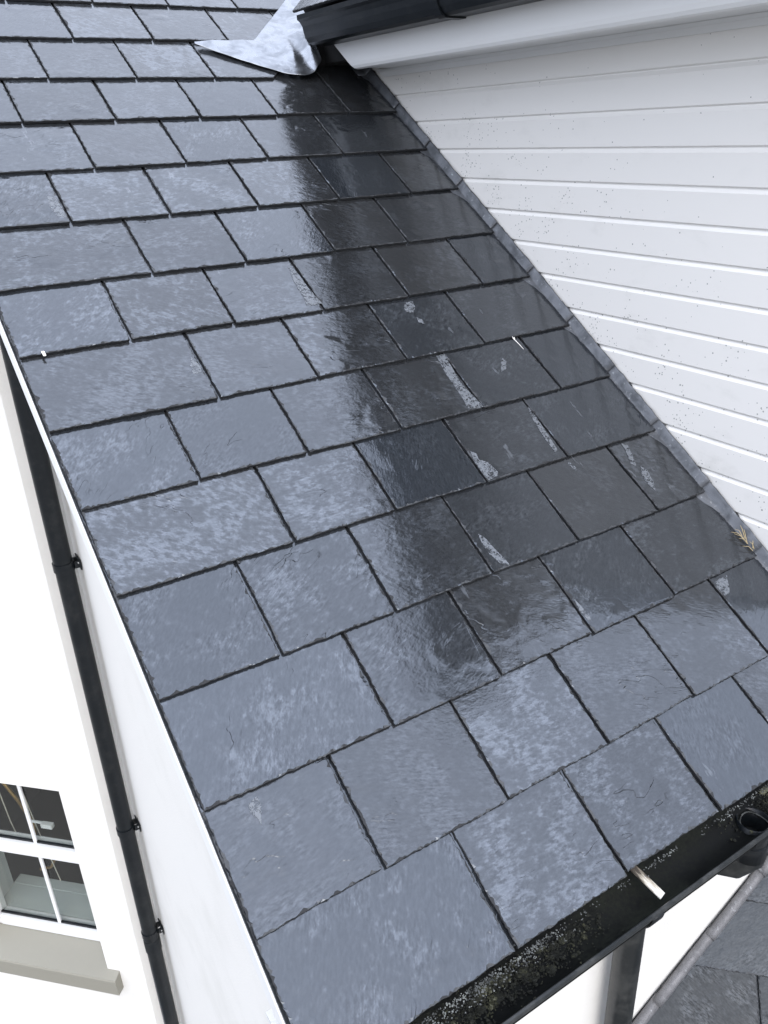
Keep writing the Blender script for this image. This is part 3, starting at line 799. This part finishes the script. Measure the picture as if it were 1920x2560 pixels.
# far slope closes the gable
meshobj('far_slope', [(2*(DE.x + LEN*CP_) - dr(s_, 0, h).x, y, dr(s_, 0, h).z) for h in (-.01, -.07) for s_, y in ((.0, -.06), (LEN, -.06), (LEN, 3.5), (.0, 2.2))],
        [(3, 2, 1, 0), (4, 5, 6, 7), (1, 5, 4, 0), (2, 6, 5, 1), (3, 7, 6, 2), (0, 4, 7, 3)], MS_LOW, dor)
prism('gable_front', [(UD - .1, 1.383), (UD + 2.4, 1.383), (DE.x + LEN * CP_, DE.z + LEN * SP_ - .09)], lambda x, z: (x, YF - .0225, z), lambda x, z: (x, YF + .02, z), M_UPVC, dor)
for k in range(8):
    s0 = k * G; y_ = -0.05 - (0.125 if k % 2 else 0.0)
    yend = 2.085 + s0 * CP_
    while y_ < yend - .05:
        ya, yb = max(y_, -.05), min(y_ + .25, yend)
        if yb - ya > .04:
            sid += 1
            M = frame(dr(s0, yb, -T_), Vector((0, -1, 0)), Vector((CP_, 0, SP_)), Vector((-SP_, 0, CP_))) @ Matrix.Rotation(-HT / .445, 4, 'X')
            L = .445 if k < 7 else .33
            cutl = 0.0 if yb < yend else -CP_ * L
            put_slate([Vector((.002, 0)), Vector((yb - ya - .002, 0)), Vector((yb - ya - .002, L)), Vector((.002 + cutl, L))], M, droof, sid, coarse=(2,), step=.009)
        y_ += .25
# dormer gutter (ogee)
dg = empty('rain_gutter', (1.21, 1.0, 1.44), 'black moulded gutter along the eaves of the white dormer', 'gutter')
og = [(1.156, 1.529), (1.1565, 1.516), (1.166, 1.509), (1.174, 1.497), (1.177, 1.482), (1.183, 1.466), (1.194, 1.452), (1.208, 1.446), (1.268, 1.446), (1.268, 1.540), (1.2655, 1.540), (1.2655, 1.4485), (1.208, 1.4485), (1.196, 1.4545), (1.1855, 1.468), (1.1795, 1.483), (1.1765, 1.498), (1.168, 1.5115), (1.160, 1.518), (1.160, 1.529)]
prism('channel', og, lambda x, z: (x, -0.06, z), lambda x, z: (x, 2.025, z), M_BLACK, dg)
for yy in (2.0255, -0.0605):
    prism('stop_end', og[:10], lambda x, z: (x, yy, z), lambda x, z: (x, yy + (.003 if yy > 0 else -.003), z), M_BLACK, dg)
for yy in (0.5, 1.3): 
    bk = [(x - .004 if x < 1.26 else x - .001, z - (.004 if i < 9 else 0)) for i, (x, z) in enumerate(og[:9])]
    prism('bracket', bk + [(x + .0035, z + .0035) for x, z in bk[::-1]], lambda x, z: (x, yy, z), lambda x, z: (x, yy + .03, z), M_BLACK, dg)

# ------------------------------------------------------------------ lead along the abutment
flash = empty('step_flashing', (UD - .01, .3, .2), 'row of overlapping lead soakers where the slates meet the white boards', 'flashing')
for k in range(1, 13):
    v0 = (ROWV[k] if k < 15 else k) * G + .016; v1 = v0 + G + .055
    if v0 > 2.45: break
    # section across: flat leg tucked beside the slate, rounded heel, leaning upstand
    sec = [(1.385, -.012), (1.4150, -.010), (1.4185, -.007), (1.4215, -.001), (1.4260, .006), (1.4295, .0125), (1.4315, .014)]
    n_ = 16; verts = []; faces = []
    for j in range(n_ + 1):
        f_ = j / n_; v = v0 + (v1 - v0) * f_
        lift = .0075 * (1 - f_) ** 2 + .0008 * noise.noise(Vector((v * 30, k, 0)))
        for i_, (x, h) in enumerate(sec):
            wob = .0016 * noise.noise(Vector((v * 22, i_ * .6, k * 3.0)))
            verts.append(roofpt(x - lift * .55 + (wob if i_ > 1 else 0), v, h + lift * .6 + (wob if i_ > 3 else 0) + (.003 * noise.noise(Vector((v * 40, 9, k))) if i_ >= 5 else 0)))
    m_ = len(sec)
    for j in range(n_):
        for i_ in range(m_ - 1):
            faces.append((j*m_ + i_, j*m_ + i_ + 1, (j+1)*m_ + i_ + 1, (j+1)*m_ + i_))
    o = meshobj('soaker', verts, faces, M_SOAK, flash, smooth=True)
    mm = o.modifiers.new('t', 'SOLIDIFY'); mm.thickness = .0022; mm.offset = 1

# lead saddle and valley at the foot of the dormer roof
up_edge = [(0.858, 12.90, .0), (0.93, 12.965, .0), (1.00, 12.985, .0), (1.075, 13.0, 0), (1.12, 13.25, 0), (1.18, 13.57, 0), (1.25, 13.95, 0), (1.33, 14.40, 0), (1.52, 15.45, 0), (1.9, 17.5, 0)]
lo_edge = [(0.856, 12.86, .0), (0.946, 12.53, .0), (1.02, 12.27, .001), (1.095, 12.02, .003), (1.150, 11.91, .006), (1.198, 11.95, .012), (1.240, 12.16, .030), (1.262, 12.75, .045), (1.315, 13.55, .035), (1.50, 14.55, .05), (1.72, 15.6, .06), (2.1, 17.6, .06)]
def sample(curve, n):
    pts = [Vector((c[0], c[1] * G, c[2])) for c in curve]
    ds = [0.0]
    for a, b in zip(pts, pts[1:]): ds.append(ds[-1] + (b - a).length)
    out = []
    for i in range(n):
        t = ds[-1] * i / (n - 1); j = max(0, min(len(pts) - 2, sum(1 for d in ds[1:] if d <= t)))
        a = (t - ds[j]) / (ds[j+1] - ds[j]); out.append(pts[j].lerp(pts[j+1], min(1, a)))
    return out
# match stations by hand so that the sheet folds at the corner
def remap(curve, idx, n_each):
    out = []
    for (i, j), n in zip(zip(idx, idx[1:]), n_each):
        s_ = sample(curve[i:j+1], n + 1); out += s_[:-1]
    out.append(s_[-1]); return out
A_ = remap(up_edge, [0, 3, 7, 9], [22, 22, 8]); B_ = remap(lo_edge, [0, 5, 8, 11], [22, 22, 8])
nb = 18; verts = []; faces = []
for i, (pa, pb) in enumerate(zip(A_, B_)):
    for j in range(nb + 1):
        f_ = j / nb
        p = pa.lerp(pb, f_)
        u_, v_, h_ = p.x, p.y, pa.z * (1 - f_) + pb.z * f_ ** 2.2
        h_ += .0045 + .0025 * noise.noise(Vector((u_ * 16, v_ * 16, 2))) + .0010 * noise.noise(Vector((u_ * 50, v_ * 50, 5)))
        # fold running from the valley foot to the lower corner, hollow beside it
        d1 = ((u_ - 1.165) - (v_ / G - 12.5) * .040)
        h_ += .020 * math.exp(-abs(d1 / .012) ** 1.2) * math.exp(-((v_ / G - 12.45) / .42) ** 2)
        d2 = (u_ - 1.222) - (v_ / G - 12.4) * .03
        h_ += .024 * math.exp(-abs(d2 / .009) ** 1.2) * math.exp(-((v_ / G - 12.4) / .5) ** 2)
        d3 = (v_ / G - 12.75) - (u_ - 1.08) * 1.2
        h_ += .010 * math.exp(-abs(d3 / .09) ** 1.2) * max(0, 1 - abs(u_ - 1.12) / .12)
        if f_ > .93: h_ -= .0015
        verts.append(roofpt(u_, v_, h_))
for i in range(len(A_) - 1):
    for j in range(nb):
        a = i * (nb + 1) + j; faces.append((a, a + 1, a + nb + 2, a + nb + 1))
lead = meshobj('lead_saddle', verts, faces, M_LEAD, None, smooth=True)
mm = lead.modifiers.new('t', 'SOLIDIFY'); mm.thickness = .0022; mm.offset = 1
mm = lead.modifiers.new('s', 'SUBSURF'); mm.levels = 1; mm.render_levels = 1
tag(lead, 'crumpled shiny lead sheet dressed into the valley beside the dormer gutter', 'flashing')

# ------------------------------------------------------------------ bay roof below on the right
BP = math.radians(39)
bc = Vector((math.sqrt(.5), -math.sqrt(.5), 0)); bh = Vector((math.sqrt(.5) * math.cos(BP), math.sqrt(.5) * math.cos(BP), math.sin(BP))); bn = bc.cross(bh)
if bn.z < 0: bn = -bn
BA = Vector((1.152, 0.25, -1.071))
bay = empty('bay_roof', (1.5, -.1, -1.6), 'lower slate bay roof in the bottom right corner with a speckled lead roll', 'roof')
def bpt(c, h, n=0.0): return BA + bc * c + bh * h + bn * n
BG = 0.19
def cw(h): return h / math.cos(math.radians(0)) * (1 / math.tan(math.radians(90))) if False else h * 0.777    # wall line: c at height h
bdeck = meshobj('deck', [bpt(cw(-.9) + .02, -.9, n) if i == 0 else bpt(1.3, -.9, n) if i == 1 else bpt(1.3, .95, n) if i == 2 else bpt(cw(.95) + .02, .95, n) for n in (-.026, -.08) for i in range(4)],
        [(0, 1, 2, 3), (7, 6, 5, 4), (0, 4, 5, 1), (1, 5, 6, 2), (2, 6, 7, 3), (3, 7, 4, 0)], M_FELT, bay)
for k in range(-4, 5):
    h0 = .083 + k * BG
    c0 = cw(h0) + .030
    cs = [c0, c0 + (.33 if k % 2 else .40)]
    while cs[-1] < 1.2: cs.append(cs[-1] + .25)
    for i, (a, b) in enumerate(zip(cs, cs[1:])):
        sid += 1; L = .42
        M = frame(bpt(a, h0, -T_), bc, bh, bn) @ Matrix.Rotation(-HT / .445, 4, 'X')
        shift = cw(L) if i == 0 else 0
        put_slate([Vector((.002, 0)), Vector((b - a - .002, 0)), Vector((b - a - .002, L)), Vector((.002 + shift, L))], M, bay, sid, coarse=(2,), mat=MS_LOW, step=.006)
# lead roll pieces up the wall line
hd_ = (bh + bc * 0.777); hl = hd_.length; hd_.normalize()
sd_ = bn.cross(hd_).normalized()
if sd_.y > 0: sd_ = -sd_
rollseg = BG * hl
for k in range(-4, 5):
    base = .175 + k * BG
    p0 = bpt(cw(base), base, .004) - hd_ * .004; p1 = p0 + hd_ * (rollseg + .02)
    verts, faces = [], []; n_, m_ = 10, 11
    for j in range(n_ + 1):
        f_ = j / n_; c = p0.lerp(p1, f_) + bn * (.0045 * (1 - f_)) + sd_ * (.003 * (1 - f_))
        for i in range(m_):
            a = math.radians(-75 + 230 * i / (m_ - 1)); r_ = .0140 + .0006 * noise.noise(Vector((f_ * 5, i * .5, k)))
            verts.append(c + sd_ * (.012 + math.cos(a) * r_) + bn * (math.sin(a) * r_ + .006))
    for j in range(n_):
        for i in range(m_ - 1): faces.append((j*m_ + i, j*m_ + i + 1, (j+1)*m_ + i + 1, (j+1)*m_ + i))
    o = meshobj('lead_roll', verts, faces, M_ROLL, bay, smooth=True)
    mm = o.modifiers.new('t', 'SOLIDIFY'); mm.thickness = .002

# ------------------------------------------------------------------ canopy roof below the window
can = empty('canopy_roof', WM @ Vector((.8, -.2, -3.4)), 'dark slate canopy roof below the window in the bottom left corner', 'roof')
prism('apron_flashing', [(-.002, -2.915), (-.010, -2.915), (-.030, -3.02), (-.10, -3.075), (-.098, -3.085), (-.002, -3.03)], lambda y, z: (.03, y, z), lambda y, z: (2.5, y, z), M_UPVC, can, WM)
cpit = math.radians(32)
cx_, cy_, cz_ = Vector((-1, 0, 0)), Vector((0, math.cos(cpit), math.sin(cpit))), Vector((0, -math.sin(cpit), math.cos(cpit)))
CB = Vector((0, -.03, -3.065))
for k in range(4):
    h0 = -.14 - k * .19
    x_ = .02 + (.125 if k % 2 else 0)
    while x_ < 2.2:
        sid += 1
        M = WM @ frame(CB + cy_ * h0 + Vector((x_ + .25, 0, 0)), cx_, cy_, cz_) @ Matrix.Rotation(-HT / .445, 4, 'X')
        # x runs along -s so that the frame stays right-handed when seen from outside
        put_slate([Vector((.002, 0)), Vector((.248, 0)), Vector((.248, .4 if k else .13)), Vector((.002, .4 if k else .13))], M, can, sid, mat=MS, step=.009)
        x_ += .25

# ------------------------------------------------------------------ small litter on the slates
def stem(name, pts, rad, mat, label, cat):
    o = tube(name, pts, rad, mat, None, 6); return tag(o, label, cat)
bmf = bmesh.new()
tube_bm(bmf, [roofpt(1.1945, 1.197, .003), roofpt(1.197, 1.178, .004), roofpt(1.2005, 1.157, .003)], [.0014, .0008, .0005], 6)
for dx, dv in ((-.004, .001), (.0035, .002), (-.002, .005), (.002, -.003), (0, 0)):
    tube_bm(bmf, [roofpt(1.1945, 1.197, .003), roofpt(1.1945 + dx, 1.199 + dv, .006)], [.0016, .0006], 5)
tag(bmobj('seed_head', bmf, M_PALE, None), 'bleached seed head with a thin stalk lying on a dark slate', 'seed head')
bmf = bmesh.new()
for i in range(9):
    a = rng.uniform(-.6, .8); L_ = rng.uniform(.02, .05); bu = 1.412 + rng.uniform(-.008, .006); bv_ = .43 + rng.uniform(-.02, .035)
    tube_bm(bmf, [roofpt(bu, bv_, .003), roofpt(bu - L_ * .45 * math.sin(a), bv_ + L_ * .5 * math.cos(a), .010), roofpt(bu - L_ * math.sin(a), bv_ + L_ * .8 * math.cos(a), .008)], [.0009, .0007, .0003], 5)
tag(bmobj('dry_grass', bmf, M_STRAW, None), 'wisp of dry straw caught beside the wall near the lead', 'grass')
bmf = bmesh.new(); bm_box(bmf, (-.003, -.007, 0), (.003, .007, .003), .001)
for v in bmf.verts: v.co += Vector((noise.noise(v.co * 300) * .002, noise.noise(v.co * 260 + Vector((3, 1, 2))) * .002, 0))
tag(bmobj('paint_flake', bmf, M_PALE, None, frame(roofpt(.048, 1.411, .001), Vector((1, 0, 0)), Vector((0, CP_, SP_)), Vector((0, -SP_, CP_)))), 'tiny white flake stuck below a slate edge near the verge', 'flake')
